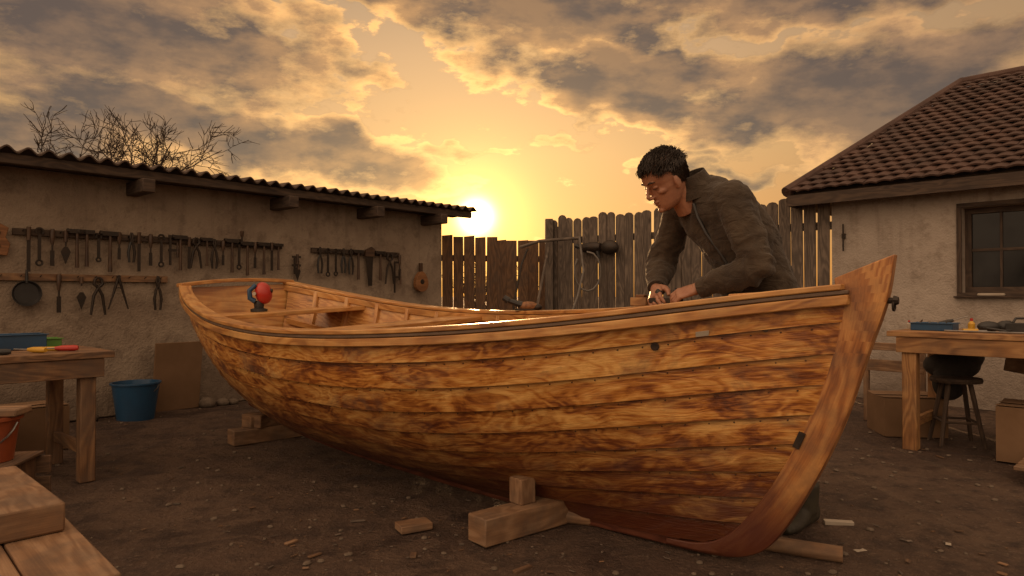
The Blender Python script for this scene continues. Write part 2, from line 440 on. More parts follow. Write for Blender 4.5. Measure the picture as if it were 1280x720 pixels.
mb=MB(); p=onhull(.098,.90,.011); e1=(onhull(.09,.90)-onhull(.106,.90)).normalized(); e2=(onhull(.098,.92)-onhull(.098,.86)).normalized()
mb.box(p+e1.cross(e2)*.003,(.045,.018,.012),WHITE,Matrix((e1,e2,e1.cross(e2))).transposed())
mb.build('builder_plate',parent=boat,bevel=.001)
mb=MB()
for (t,g_,r) in((.135,.87,.016),(.052,.89,.012)):
    p=onhull(t,g_,.0125); nrm=e1.cross(e2); mb.tube([p-nrm*.004,p+nrm*.0022],[r,r*.9],DARKW,12)
mb.build('wood_plugs',parent=boat)
mb=MB(); CU=plain('copper_nail',(.12,.06,.03),(.06,.03,.02),30,.5,0)
for k in range(1,NS+1):
    for i in range(1,48):
        t=i/48; gg=k/NS-.018; s,y,z=sec(t,gg); ny,nz=secn(t,gg); p=bw(s,-(y+ny*.006),z+nz*.006); nv=(-NN*ny+V((0,0,nz)))
        mb.tube([p-nv*.004,p+nv*.0015],[.0035,.0028],CU,6)
mb.build('copper_nails',parent=boat)
def thwart(name,sa,sb,z,ins=.03,th=.028):
    q=MB(); ws=[]
    for s_ in(sa,sb):
        t=(s_-.08)/4.14; gq=.5
        for _ in range(60):
            gq=min(1,gq+.01)
            if sec(t,gq)[2]>z: break
        ws.append(sec(t,gq)[1]-ins)
    nb=max(1,round((sb-sa)/.13))
    for i in range(nb):
        a=sa+(sb-sa)*i/nb+.003; c=sa+(sb-sa)*(i+1)/nb-.003
        wa=ws[0]+(ws[1]-ws[0])*i/nb; wc=ws[0]+(ws[1]-ws[0])*(i+1)/nb
        top=[bw(a,-wa,z),bw(a,wa,z),bw(c,wc,z),bw(c,-wc,z)]
        b0=len(q.v); q.v.extend([p-V((0,0,th)) for p in top]+top); o=R_.uniform(0,30)
        U=[(-wa+o,0),(wa+o,0),(wc+o,.1),(-wc+o,.1)]
        q.face([b0,b0+3,b0+2,b0+1],[U[0],U[3],U[2],U[1]],PINE2); q.face([b0+4,b0+5,b0+6,b0+7],U,PINE2)
        for i0,i1 in((0,1),(1,2),(2,3),(3,0)): q.face([b0+i0,b0+i1,b0+4+i1,b0+4+i0],[U[i0],U[i1],(U[i1][0],.03),(U[i0][0],.03)],PINE2)
    q.build(name,parent=boat,bevel=.003)
thwart('stern_seat',3.50,3.84,.90)
thwart('thwart',2.42,2.68,.838)
thwart('thwart',1.45,1.67,.83)
mb=MB(); mb.loft([[bw(.10,-.03,z_),bw(.42,-.20,z_-.02),bw(.40,0,z_-.02),bw(.42,.20,z_-.02),bw(.10,.03,z_)] for z_ in(1.0,1.03)],PINE2); mb.build('breasthook',parent=boat,bevel=.003)
# ------------------------------------------------------------------ supports
mb=MB(); d=V((.40,.33,0)).normalized(); c=V((-.12,2.78,0))
mb.box(c+d*.22+V((0,0,.056)),(.50,.12,.112),LUMBER,frame(d))
mb.box(V((.045,2.95,.112+.055)),(.085,.08,.11),LUMBER,frame(d)); mb.build('boat_support_block',bevel=.006)
mb=MB(); mb.box((-1.66,4.80,.05),(.62,.12,.10),LUMBER,frame(V((.6,.55,0)))); mb.box((-1.76,4.72,.145),(.16,.12,.09),LUMBER,frame(V((.9,-.3,0))))
mb.box((-1.6,4.86,.14),(.55,.10,.08),LUMBER,frame(V((.75,.66,0)))); mb.build('boat_trestle',bevel=.006)
mb=MB(); mb.tube([V((.16,3.06,.03)),V((.6,2.90,.03)),V((1.24,2.57,.03))],[.034,.032,.03],LUMBER,14); mb.build('round_pole')
# ------------------------------------------------------------------ shed
W0=V((-2.74,6.32,0)); WD=V((.67,.742,0)).normalized(); WN=V((.742,-.67,0)).normalized()
def wl(t,out,z): return W0+WD*t+WN*out+V((0,0,z))
shed=empty('tool_shed',wl(-1.5,-1.5,0))
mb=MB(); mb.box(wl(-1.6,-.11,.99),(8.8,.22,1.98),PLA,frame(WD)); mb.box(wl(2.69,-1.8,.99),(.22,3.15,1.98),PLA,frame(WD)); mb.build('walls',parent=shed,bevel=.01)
mb=MB(); n=620; vsz=[]
for i in range(n+1):
    t=-6.3+9.4*i/n; zc=.022*math.sin(t*2*math.pi/.13)+.008*noise.noise(V((t*1.5,2,0))); jo=.02*noise.noise(V((t*3,0,0)))+.018*noise.noise(V((round(t/.8)*9.1,5,0)))
    vsz.append([wl(t,.32+jo,2.055+zc),wl(t,.32+jo,2.068+zc),wl(t,-3.4,2.22+zc),wl(t,-3.4,2.21+zc)])
mb.loft(vsz,CORR); mb.build('corrugated_roof',parent=shed)
mb=MB(); mb.box(wl(-1.6,.25,1.995),(9.3,.05,.075),DARKW,frame(WD))
mb.box(wl(-1.6,.02,2.005),(9.2,.09,.048),DARKW,frame(WD))
for t in(-3.4,-2.05,-.72,.58,1.6,2.51):
    mb.box(wl(t,.12,1.90),(.50,.10,.11),DARKW,frame(WN))
mb.build('eave_beams',parent=shed,bevel=.008)
def rack(t0,t1,z,h=.05):
    q=MB(); q.box(wl((t0+t1)/2,.016,z),(t1-t0,.028,h),DARKW if z>1.2 else TABLEW,frame(WD)); 
    n=int((t1-t0)/.12)
    for i in range(n): a=t0+(i+.5)*(t1-t0)/n; q.tube([wl(a,.028,z+.005),wl(a,.065,z+.015)],.004,IRON,6)
    q.build('tool_rack',bevel=.003)
rack(-1.56,.65,1.49); rack(.98,2.12,1.475); rack(-2.2,-.44,1.145,.055)
HAND=wood('tool_handles',(.025,.013,.008),(.05,.025,.013),(.085,.045,.022),.5)
def tool(kind,t,z,sz=1.0):
    q=MB(); O=.055
    P=lambda a,c,o=0: wl(t+a*sz,O+o,z+c*sz)
    if kind=='hammer':
        q.tube([P(0,.0),P(0,-.12),P(0,-.27)],[.010*sz,.012*sz,.015*sz],HAND); q.box(P(0,.012),(.11*sz,.03,.032*sz),IRON,frame(WD)); q.tube([P(-.055,.012),P(-.07,.012)],.019*sz,IRON)
    elif kind=='pliers':
        for s_ in(-1,1):
            q.tube([P(0,-.03),P(s_*.014,-.07),P(s_*.024,-.13),P(s_*.016,-.21)],[.008,.011,.012,.009],BLACK if R_.random()<.5 else IRON)
            q.tube([P(0,-.03),P(-s_*.010,-.005),P(-s_*.004,.035)],[.010,.012,.006],IRON)
        q.tube([P(0,-.03,-.012),P(0,-.03,.012)],.015,IRON)
    elif kind=='pincers':
        for s_ in(-1,1):
            q.tube([P(0,-.06),P(s_*.03,-.12),P(s_*.05,-.27)],[.012,.012,.009],IRON); q.tube([P(0,-.06),P(s_*.03,-.03),P(s_*.022,.005),P(s_*.003,.02)],[.011,.014,.012,.007],IRON)
    elif kind=='chisel':
        q.tube([P(0,.03),P(0,.02),P(0,-.05),P(0,-.085)],[.012,.018,.016,.010],HAND,10); q.tube([P(0,-.085),P(0,-.13)],.007,IRON); q.box(P(0,-.18),(.026*sz,.006,.11*sz),IRON,frame(WD))
    elif kind=='file':
        q.tube([P(0,.03),P(0,-.06)],[.015,.014],HAND,10); q.box(P(0,-.165),(.024,.006,.21*sz),IRON,frame(WD))
    elif kind=='wrench':
        q.box(P(0,-.11),(.022,.008,.18*sz),IRON,frame(WD)); q.tube([P(.022*math.cos(a),.0+.022*math.sin(a)) for a in [i*.5-.8 for i in range(10)]],.009,IRON,6)
        q.tube([P(.018*math.cos(a),-.215+.018*math.sin(a)) for a in [i*math.pi/5 for i in range(11)]],.008,IRON,6)
    elif kind=='clamp':
        q.box(P(0,-.12),(.018,.01,.30*sz),IRON,frame(WD)); q.box(P(.035,.02),(.09,.014,.022),IRON,frame(WD)); q.box(P(.035,-.12),(.09,.014,.022),IRON,frame(WD)); q.tube([P(.07,-.19),P(.07,-.04)],[.012,.007],HAND)
    elif kind=='hand_saw':
        q.prism([(-.04,.03),(.04,.03),(.03,-.24),(-.01,-.24)],P(0,0,-.004),WD*sz,V((0,0,1))*sz,WN,.006,IRON)
        q.prism([(-.05,.03),(.05,.03),(.055,.10),(.02,.12),(-.045,.09)],P(0,0,-.01),WD*sz,V((0,0,1))*sz,WN,.02,HAND)
    elif kind=='divider_compass':
        for s_ in(-1,1): q.tube([P(0,.03),P(s_*.03,-.08),P(s_*.075,-.24)],[.012,.010,.005],IRON)
        q.tube([P(-.028,-.07),P(0,-.06),P(.028,-.07)],.004,IRON); q.tube([P(0,.03,-.012),P(0,.03,.012)],.014,IRON)
    elif kind=='trowel':
        q.tube([P(0,.02),P(0,-.08)],[.014,.015],HAND); q.tube([P(0,-.08),P(0,-.12)],.006,IRON); q.prism([(-.012,-.11),(.012,-.11),(.035,-.15),(0,-.25),(-.035,-.15)],P(0,0),WD,V((0,0,1)),WN,.004,IRON)
    return q.build(kind)
seq=['file','wrench','chisel','trowel','hammer','hammer','wrench','hammer','chisel','pliers','file','chisel','wrench','clamp','hammer','file','pincers','hammer','pliers','chisel','hammer','wrench','hammer','chisel','hammer','file','hammer']
for i,k in enumerate(seq):
    t=-1.47+i*(2.07/(len(seq)-1))+R_.uniform(-.012,.012); tool(k,t,1.495+R_.uniform(-.012,.012),R_.uniform(.85,1.15))
tool('chisel',.22,1.60,.5)
tool('trowel',.80,1.40); tool('clamp',.77,1.38,.6)
for i,k in enumerate(['pliers','wrench','wrench','pliers','pliers','hammer']): tool(k,1.06+i*.095,1.47,R_.uniform(.95,1.15))
tool('hand_saw',1.68,1.40,1.2); tool('hammer',1.83,1.47,1.1); tool('pincers',1.96,1.46,1.2); tool('clamp',2.03,1.36,1.2); tool('chisel',2.1,1.44,1.1)
tool('chisel',-1.265,1.14,1.15); tool('trowel',-1.11,1.14,.5); tool('pincers',-.99,1.13,1.05); tool('divider_compass',-.84,1.13,1.0); tool('pliers',-.53,1.13,1.2); tool('file',-1.75,1.13,1.0)
mb=MB(); Rp=Matrix((WD,V((0,0,1)),WN)).transposed()
mb.lathe(wl(-1.475,.035,1.02),[(.001,0),(.085,0),(.098,.03),(.094,.03),(.08,.006),(.001,.006)],BLACK,Rp,28,False); mb.tube([wl(-1.475,.05,1.10),wl(-1.475,.05,1.20)],[.012,.009],BLACK); mb.build('frying_pan')
mb=MB(); J=wood('old_jig_wood',(.10,.04,.015),(.2,.085,.03),(.28,.13,.05),.6)
mb.prism([(-.08,-.1),(.06,-.12),(.08,-.03),(.05,.02),(.07,.09),(0,.13),(-.08,.1)],wl(-1.66,.03,1.42),WD,V((0,0,1)),WN,.03,J)
for c_ in(-.05,.05): mb.tube([wl(-1.66,.06,1.42+c_),wl(-1.66,.068,1.42+c_)],.018,IRON,10)
mb.build('wooden_hand_plane_body',bevel=.006)
mb=MB()
prof=[(math.cos(a)*(.095-.02*math.sin(a)),math.sin(a)*.12) for a in [i*math.pi/12 for i in range(24)]]
mb.prism(prof,wl(2.42,.03,1.17),WD,V((0,0,1)),WN,.05,J); mb.box(wl(2.42,.05,1.32),(.04,.03,.14),HAND,frame(WD)); mb.tube([wl(2.42,.08,1.17),wl(2.42,.086,1.17)],.03,IRON,14)
mb.build('wooden_pulley_block',bevel=.008)
mb=MB(); Rb=frame(WD)@Matrix.Rotation(.13,3,'X')
mb.box(wl(-.38,.10,.30),(.40,.016,.60),CARD,Rb); mb.build('leaning_board',bevel=.003)
def bucket(name,c,r0,r1,h,mat,handle=True):
    q=MB(); q.lathe(c,[(.001,.003),(r0,0),(r1,h),(r1+.012,h),(r1+.012,h+.012),(r1-.006,h+.012),(r0-.006,.01),(.001,.012)],mat,None,32,False)
    c=V(c)
    if handle: q.tube([c+V(((r1+.012)*math.cos(a),-(.12)*math.sin(a)*.5,h-.01-.10*math.sin(a))) for a in [i*math.pi/12 for i in range(13)]],.004,STEEL,6)
    return q.build(name)
bucket('plastic_bucket',wl(-.78,.28,0),.135,.175,.29,BLUE)
mb=MB()
for t,r in((-.12,.07),(.02,.05),(-1.05,.05),(.12,.04)): mb.ell(wl(t,.10,r*.5),(r*1.2,r,r*.8),ST,rotz(t*5),10,7)
mb.build('stones')
# ------------------------------------------------------------------ fences
def fence(name,p0,p1,h0,h1,bwid,mat,gap=.012,pointed=True,jit=.03):
    p0,p1=V(p0),V(p1); d=(p1-p0); L=d.length; d.normalize(); nn=V((d.y,-d.x,0)); par=empty(name,(p0+p1)/2)
    q=MB(); n=int(L/(bwid+gap))
    for i in range(n):
        a=(i+.5)*(bwid+gap); h=h0+(h1-h0)*a/L+R_.uniform(-jit,jit); w=bwid*(1 if R_.random()<.75 else R_.uniform(.88,.97))
        tilt=R_.uniform(-.008,.008)
        base=p0+d*a; U=(d+V((0,0,tilt))).normalized(); Z=V((-d.x*tilt,-d.y*tilt,1)).normalized()
        c=R_.uniform(.15,.4)*w if pointed else R_.uniform(0,.015)
        pol=[(-w/2,-.0),(w/2,-.0),(w/2,h-c),(w*.30,h-c*.25),(0,h),(-w*.30,h-c*.25),(-w/2,h-c)] if pointed else [(-w/2,0),(w/2,0),(w/2,h),(-w/2,h-c)]
        m0=len(q.f); q.prism(pol,base+nn*R_.uniform(-.004,.006),U,Z,nn,.02,mat)
        ou,ov=R_.uniform(0,90),R_.uniform(0,90)
        for fi in range(m0,len(q.f)): q.uv[fi]=[((q.v[k].z)+ou,(q.v[k]-base).dot(d)+(q.v[k]-base).dot(nn)+ov) for k in q.f[fi]]
    q.build('boards',parent=par,bevel=.002,seg=1)
    q=MB(); F=frame(d)
    for z in(.4,h0-.3): q.box((p0+p1)/2-nn*.035+V((0,0,z)),(L,.05,.08),mat,F)
    k=max(2,int(L/1.6)+1)
    for i in range(k): q.box(p0+d*(L*i/(k-1))-nn*.10+V((0,0,(h0-.1)/2)),(.08,.08,h0-.1),mat,F)
    q.build('rails_and_posts',parent=par,bevel=.004)
fence('plank_fence',(-1.05,8.9,0),(.50,9.25,0),1.80,1.74,.14,BROWNW,.004,False,.02)
fence('picket_fence',(.50,8.95,0),(3.30,6.90,0),2.02,2.02,.115,GREYW,.006,True,.035)
mb=MB(); mb.box((.48,8.86,1.0),(.10,.10,2.0),GREYW); mb.build('fence_post',bevel=.008)
mb=MB(); mb.tube([(.15,8.0,0),(.33,8.35,1.0),(.47,8.75,1.62)],.018,GREYW); mb.build('leaning_pole')
mb=MB(); mb.tube([(.10,8.7,1.62),(.35,8.7,1.70),(.85,8.45,1.72)],.02,GREYW); mb.build('fence_pole')
mb=MB(); mb.tube([(.02,8.4,0),(.02,8.5,.9),(.12,8.6,1.4),(.2,8.8,1.6)],.014,IRON); mb.build('leaning_pole')
HOSE=plain('hose_rubber',(.16,.14,.12),(.10,.085,.07),10,.6,.1)
mb=MB()
mb.tube([(.82,8.3,1.72),(.86,8.2,1.3),(.78,8.1,1.0),(.70,8.0,.8),(.62,8.0,.7)],.014,HOSE)
mb.tube([(1.0,8.35,1.5)]+[(.92+.16*math.sin(a),8.30,1.30+.24*math.cos(a)) for a in [i*.45 for i in range(13)]],.012,HOSE); mb.build('garden_hose')
d2=V((2.8,-2.05,0)).normalized(); Rf=frame(d2); c=V((1.05,8.42,1.60))
mb=MB(); mb.tube([c-d2*.22,c-d2*.12,c,c+d2*.05],[.05,.065,.07,.05],IRON,14); mb.ell(c+d2*.17+V((0,-.02,-.01)),(.12,.07,.09),IRON,Rf); mb.tube([c+V((0,-.03,-.05)),c+V((.02,-.04,-.14))],[.025,.02],BLACK); mb.tube([c-d2*.22,c-d2*.30+V((0,0,.03))],[.02,.03],BLACK)
mb.build('hanging_power_tool')
# ------------------------------------------------------------------ house
F0=V((3.25,6.93,0)); HD=V((.70,-.715,0)).normalized(); HP=V((.715,.70,0)).normalized()
def hl(a,bk,z): return F0+HD*a+HP*bk+V((0,0,z))
house=empty('tiled_roof_house',hl(3,2.3,0))
zt=2.04; Fh=frame(HD)
def hbox(a0,a1,b0,b1,z0,z1,mat,q): q.box(hl((a0+a1)/2,(b0+b1)/2,(z0+z1)/2),(a1-a0,b1-b0,z1-z0),mat,Fh)
mb=MB(); q=mb
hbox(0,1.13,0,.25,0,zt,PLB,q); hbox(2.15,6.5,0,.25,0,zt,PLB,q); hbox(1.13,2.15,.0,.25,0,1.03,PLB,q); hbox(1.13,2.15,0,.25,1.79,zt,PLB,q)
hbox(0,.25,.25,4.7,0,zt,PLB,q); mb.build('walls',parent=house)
mb=MB(); q=mb
hbox(1.13,2.15,.10,.15,1.03,1.08,DARKW,q);hbox(1.13,2.15,.10,.15,1.74,1.79,DARKW,q);hbox(1.13,1.18,.10,.15,1.08,1.74,DARKW,q);hbox(2.10,2.15,.10,.15,1.08,1.74,DARKW,q);hbox(1.62,1.66,.105,.145,1.08,1.74,DARKW,q)
hbox(1.18,1.62,.11,.14,1.40,1.425,DARKW,q);hbox(1.66,2.10,.11,.14,1.40,1.425,DARKW,q)
hbox(1.39,1.41,.112,.138,1.08,1.40,DARKW,q);hbox(1.39,1.41,.112,.138,1.425,1.74,DARKW,q)
hbox(1.09,2.19,-.018,-.002,1.00,1.03,DARKW,q); hbox(1.09,1.13,-.02,-.001,1.03,1.79,DARKW,q); hbox(1.09,2.19,-.018,-.001,1.79,1.83,DARKW,q)
hbox(1.07,2.2,-.05,.10,.985,1.0,DARKW,q)
hbox(1.18,2.10,.128,.132,1.08,1.74,GLASS,q); mb.build('window',parent=house,bevel=.003)
EZ=2.055; RZ=3.52
E=hl(-.36,-.25,EZ); R0=hl(-.36+1.0,-.25+2.54,RZ); R1=hl(6.9,-.25+2.54,RZ); E1=hl(6.9,-.25,EZ); EB=hl(-.36,-.25+5.08,EZ); EB1=hl(6.9,4.83,EZ)
mb=MB(); dn=V((0,0,-.05))
for P_ in([E,E1,R1,R0],[E,R0,EB],[EB,R0,R1,EB1]):
    a=[p+dn for p in P_]; c_=[p+dn*1.8 for p in P_]; mb.loft([a,c_],DARKW)
hbox(-.34,6.9,-.27,-.24,EZ-.14,EZ-.03,DARKW,mb); hbox(-.34,-.31,-.24,4.8,EZ-.14,EZ-.03,DARKW,mb)
mb.build('roof_deck_and_fascia',parent=house)
mb=MB()
up=(R0-HD*1.0-E); sl=up.length; up.normalize(); nr=HD.cross(up).normalized()
if nr.z<0: nr=-nr
rows=23; ch=sl/rows; tw=.125
for r in range(rows):
    v0=r*ch; x0=v0/sl; x1=5.2; k=math.floor(x0/tw)
    while k*tw<x1:
        u0=k*tw+(tw/2 if r%2 else 0); k+=1
        if u0<x0-.06 or u0>x1: continue
        jz=R_.uniform(0,.010); jr=R_.uniform(-.010,.010); ring=[]
        for vv_,lift in((v0-.02+jr,.026+jz),(v0+ch+.01,.006)):
            ring.append([E+HD*(u0+tw*.98*j/6)+up*vv_+nr*(lift+.014*math.sin(math.pi*j/6)) for j in range(7)])
        ring=[[p-nr*.016 for p in ring[0]]]+ring
        mb.loft(ring,TILE,closed=False)
mb.build('roof_tiles',parent=house,ang=50)
mb=MB()
for P0,P1 in((E,R0),(R0,R1)):
    L=(P1-P0).length; n=int(L/.28); dd=(P1-P0)/n
    for i in range(n):
        a=P0+dd*i; mb.tube([a+V((0,0,.01)),a+dd*1.08+V((0,0,.022))],[.058,.048],TILE,10)
mb.build('ridge_tiles',parent=house)
mb=MB(); mb.tube([hl(.12,-.03,1.72),hl(.12,-.03,1.45)],.008,IRON); mb.box(hl(.12,-.015,1.6),(.03,.03,.05),IRON,Fh); mb.build('wall_hook')
# ------------------------------------------------------------------ trees
def tree(name,base,h,seed,spread=.5,levels=5,r0=.1,first=.45,rmin=.006,k0=8):
    rr=random.Random(seed); q=MB()
    def br(p,d,L,r,lv):
        pts=[p]; rad=[r]; n=6
        for i in range(n):
            d=(d+V((rr.gauss(0,.14),rr.gauss(0,.14),rr.gauss(0,.08)+(.06 if lv<3 else .02)))).normalized(); p=p+d*L/n; pts.append(p); rad.append(max(rmin*.6,r*(1-.5*(i+1)/n)))
        q.tube(pts,rad,BARK,6 if lv<2 else 4)
        if lv>=levels: return
        k=rr.choice([3,4,4]) if lv>0 else k0
        for j in range(k):
            f=rr.uniform(.3 if lv else .55,1); i=min(n-1,int(f*n)); pp=pts[i].lerp(pts[i+1],f*n-i)
            ax=d.orthogonal().normalized(); ax.rotate(Matrix.Rotation(rr.uniform(0,6.28),3,d))
            nd=(d*math.cos(spread*1.1)+ax*math.sin(rr.uniform(.5,1.2)*spread*1.7)).normalized()
            br(pp,nd,L*rr.uniform(.50,.70),max(rmin,rad[i]*.62),lv+1)
    br(V(base),V((0,0,1)),h*first,r0,0)
    return q.build(name)
tree('bare_tree',(-7.05,12,0),3.7,23,.60,5,.10,first=.62,rmin=.0058,k0=6)
tree('bare_bush',(-.1,13,0),2.0,5,.5,4,.03); tree('bare_bush',(.6,12,0),1.9,8,.5,4,.03); tree('bare_bush',(-.8,14,0),2.0,9,.5,4,.03)
# ------------------------------------------------------------------ tables
def table(name,C,D,P,L,dep,z,mat,leg=.075,apron=.10):
    C=V(C); q=MB(); F=frame(D); par=empty(name,C+D*L/2+P*dep/2)
    nb=4
    for i in range(nb): q.box(C+D*(L/2+R_.uniform(-.006,.006))+P*(dep*(i+.5)/nb)+V((0,0,z-.018)),(L,dep/nb-.003,.036),mat,F)
    q.build('table_top',parent=par,bevel=.004); q=MB()
    for a in(.12,L-.12):
        for c_ in(.07,dep-.07): q.box(C+D*a+P*c_+V((0,0,(z-.036)/2)),(leg,leg,z-.036),mat,F)
    q.build('legs',parent=par,bevel=.006); q=MB()
    for c_ in(.02,dep-.02): q.box(C+D*L/2+P*c_+V((0,0,z-.037-apron/2)),(L-.1,.022,apron),mat,F)
    for a in(.06,L-.06): q.box(C+D*a+P*dep/2+V((0,0,z-.037-apron/2)),(.022,dep-.07,apron),mat,F)
    for a in(.12,L-.12): q.box(C+D*a+P*dep/2+V((0,0,.17)),(.03,dep-.22,.06),mat,F)
    q.build('apron',parent=par,bevel=.003)
CL=V((-2.17,3.74,0))
table('workbench',CL,-WD,-WN,1.8,.72,.70,TABLEW)
CR=V((2.47,4.50,0))
table('workbench',CR,HD,HP,2.2,.72,.77,PINE,leg=.085)
def tl(a,c,z=0): return CL-WD*a-WN*c+V((0,0,.70+z))
def tr(a,c,z=0): return CR+HD*a+HP*c+V((0,0,.77+z))
def tray(name,c,F,l,w,h,mat):
    q=MB(); c=V(c)
    q.box(c+V((0,0,.004)),(l,w,.006),mat,F)
    for sx,sy,a,b_ in((0,w/2,l,.006),(0,-w/2,l,.006),(l/2,0,.006,w-.008),(-l/2,0,.006,w-.008)):
        q.box(c+F@V((sx,sy,h/2+.002)),(a,b_,h),mat,F)
    q.box(c+F@V((0,w/2+.006,h)),(l+.02,.012,.006),mat,F); q.box(c+F@V((0,-w/2-.006,h)),(l+.02,.012,.006),mat,F)
    for k in range(5): q.tube([c+F@V((-l*.4+k*l*.2,-w*.3,.02)),c+F@V((-l*.35+k*l*.2,w*.3,.03+R_.uniform(0,.04)))],.006,R_.choice([IRON,STEEL,HAND]),6)
    return q.build(name,bevel=.002)
FW=frame(WD); FH=frame(HD)
tray('plastic_tray',tl(.33,.50),FW,.22,.16,.085,BLUE); tray('plastic_tray',tl(.62,.30),FW,.26,.18,.06,BLUE); tray('plastic_tray',tl(.18,.62),FW,.14,.12,.05,GREEN)
def screwdriver(name,p,dr,mat):
    q=MB(); p=V(p); dr=V(dr).normalized(); q.tube([p,p+dr*.02,p+dr*.08,p+dr*.11],[.012,.016,.015,.009],mat,10); q.tube([p+dr*.11,p+dr*.2],.004,STEEL,6); return q.build(name)
screwdriver('screwdriver',tl(.30,.10,.017),(-1,.2,0),YEL); screwdriver('screwdriver',tl(.14,.14,.017),(-1,-.3,0),RED); screwdriver('screwdriver',tl(.45,.10,.017),(-.7,-.4,0),BLACK)
mb=MB(); mb.box(tl(.22,.25,.012),(.18,.05,.02),YEL,frame(V((1,.3,0)))); mb.build('spirit_level',bevel=.003)
def carton(name,c,s,rz):
    q=MB(); c=V(c); F=rotz(rz); q.box(c+V((0,0,s[2]/2+.002)),s,CARD,F)
    for sgn in(-1,1): q.box(c+F@V((0,sgn*s[1]*.26,s[2]+.006)),(s[0],s[1]*.47,.005),CARD,F@Matrix.Rotation(sgn*.06,3,'X'))
    q.box(c+F@V((0,0,s[2]+.011)),(s[0]+.004,.04,.002),LUMBER,F)
    return q.build(name,bevel=.003)
carton('cardboard_box',(-3.15,4.45,0),(.4,.3,.28),.8)
carton('cardboard_box',(-3.0,3.75,0),(.35,.3,.22),.7)
EL=V((-.70,.715,0)).normalized(); GL=V((-.715,-.70,0)).normalized(); FE=frame(EL)
c0=V((-.80,1.41,0))
mb=MB()
for k in range(4): mb.box(c0+EL*.45+GL*(.075+.15*k)+V((0,0,.41)),(.9,.146,.045),LUMBER,FE)
mb.box(c0+EL*.2+GL*.32+V((0,0,.19)),(.09,.5,.385),LUMBER,FE); mb.box(c0+EL*.75+GL*.32+V((0,0,.19)),(.09,.5,.385),LUMBER,FE); mb.build('plank_bench',bevel=.005)
mb=MB()
for k in range(2): mb.box(c0+EL*.62+GL*(.17+.27*k)+V((0,0,.434+.035)),(.52,.264,.07),LUMBER,FE@Matrix.Rotation(.04,3,'Z'))
mb.build('timber_slab',bevel=.006)
mb=MB(); F=rotz(.2); cx,cy=-2.06,2.66
for k in range(4):
    mb.box((cx,cy-.15,.05+.085*k),(.30,.015,.07),BROWNW,F); mb.box((cx,cy+.15,.05+.085*k),(.30,.015,.07),BROWNW,F)
for sx in(-.12,.12): mb.box(V((cx,cy,.17))+F@V((sx,0,0)),(.02,.27,.34),BROWNW,F)
mb.box((cx,cy,.352),(.30,.32,.012),BROWNW,F); mb.build('wooden_crate',bevel=.002)
bucket('orange_bucket',(cx+.02,cy,.36),.085,.105,.16,ORANGE)
mb=MB(); mb.box((cx,cy,.55),(.30,.12,.028),LUMBER,rotz(.15)); mb.build('wood_block',bevel=.006)
tray('plastic_tray',tr(.20,.30),FH,.24,.16,.05,BLUE)
screwdriver('screwdriver',tr(.16,.5,.03),(.6,-.2,.2),BLACK)
def bottle(name,p,mat,cap,s=1.0):
    q=MB(); q.lathe(p,[(.028*s,0),(.03*s,.01*s),(.03*s,.07*s),(.012*s,.095*s)],mat,None,16); q.lathe(V(p)+V((0,0,.0955*s)),[(.013*s,0),(.013*s,.025*s)],cap,None,12); return q.build(name)
bottle('glue_bottle',tr(.02,.4),WHITE,RED,.5); bottle('glue_bottle',tr(.40,.35),YEL,RED,.7)
mb=MB(); p=tr(.52,.3,0); mb.ell(p+V((-.02,0,.035)),(.07,.045,.035),BLACK); mb.ell(p+V((.09,0,.035)),(.06,.05,.04),BLACK); mb.tube([p+V((-.07,-.02,.03)),p+V((.02,-.09,.012)),p+V((.15,-.04,.02))],.008,BLACK); mb.build('safety_goggles')
mb=MB(); p=tr(.42,.15,0); mb.tube([p+V((-.03,0,.012)),p+V((.05,-.02,.012))],.012,YEL); mb.tube([p+V((.05,-.02,.012)),p+V((.10,-.03,.012))],.005,STEEL); mb.build('screwdriver')
mb=MB(); p=tr(.66,.35,0); mb.box(p+V((0,0,.03)),(.14,.10,.06),BLACK,FH); mb.tube([p+V((-.05,0,.06)),p+V((-.03,0,.09)),p+V((.03,0,.09)),p+V((.05,0,.06))],.008,BLACK); mb.build('tool_case',bevel=.008)
mb=MB(); mb.tube([tr(.30,.12,.008),tr(.75,.10,.008)],.006,STEEL,6); mb.build('steel_rod')
mb=MB(); p=hl(1.35,-.03,1.0); mb.box(p+V((0,0,.012)),(.2,.05,.024),WHITE,Fh); mb.build('white_cloth',bevel=.008)
carton('cardboard_box',(2.88,5.0,0),(.42,.34,.27),-.15)
carton('cardboard_box',(3.18,4.15,0),(.36,.34,.33),-.75)
mb=MB(); c=V((3.0,4.62,0))
mb.lathe(c+V((0,0,.42)),[(.001,0),(.15,0),(.155,.015),(.15,.03),(.001,.03)],DARKW,None,24,False)
for a in(.5,2.07,3.64,5.21):
    mb.tube([c+V((.09*math.cos(a),.09*math.sin(a),.42)),c+V((.18*math.cos(a),.18*math.sin(a),0))],[.016,.013],DARKW,8)
for a0,a1 in((.5,2.07),(2.07,3.64),(3.64,5.21),(5.21,6.78)): mb.tube([c+V((.145*math.cos(a0),.145*math.sin(a0),.16)),c+V((.145*math.cos(a1),.145*math.sin(a1),.16))],.009,DARKW,6)
mb.build('wooden_stool')
mb=MB(); DC=plain('dark_cloth',(.02,.018,.017),(.04,.033,.028),8,.9,.5)
c=V((3.12,4.85,.45))
mb.ell(c+V((0,0,.06)),(.19,.14,.11),DC); mb.ell(c+V((.08,-.03,.12)),(.12,.1,.09),DC); mb.ell(c+V((-.07,-.08,-.05)),(.12,.06,.13),DC)
bag=mb.build('tool_bag'); md=bag.modifiers.new('r','REMESH'); md.mode='VOXEL'; md.voxel_size=.012
mb=MB(); mb.box((3.55,4.55,.52),(.4,.3,.10),LUMBER,FH@Matrix.Rotation(.15,3,'Y')); mb.build('timber_block',bevel=.006)
mb=MB(); F=frame(HD)
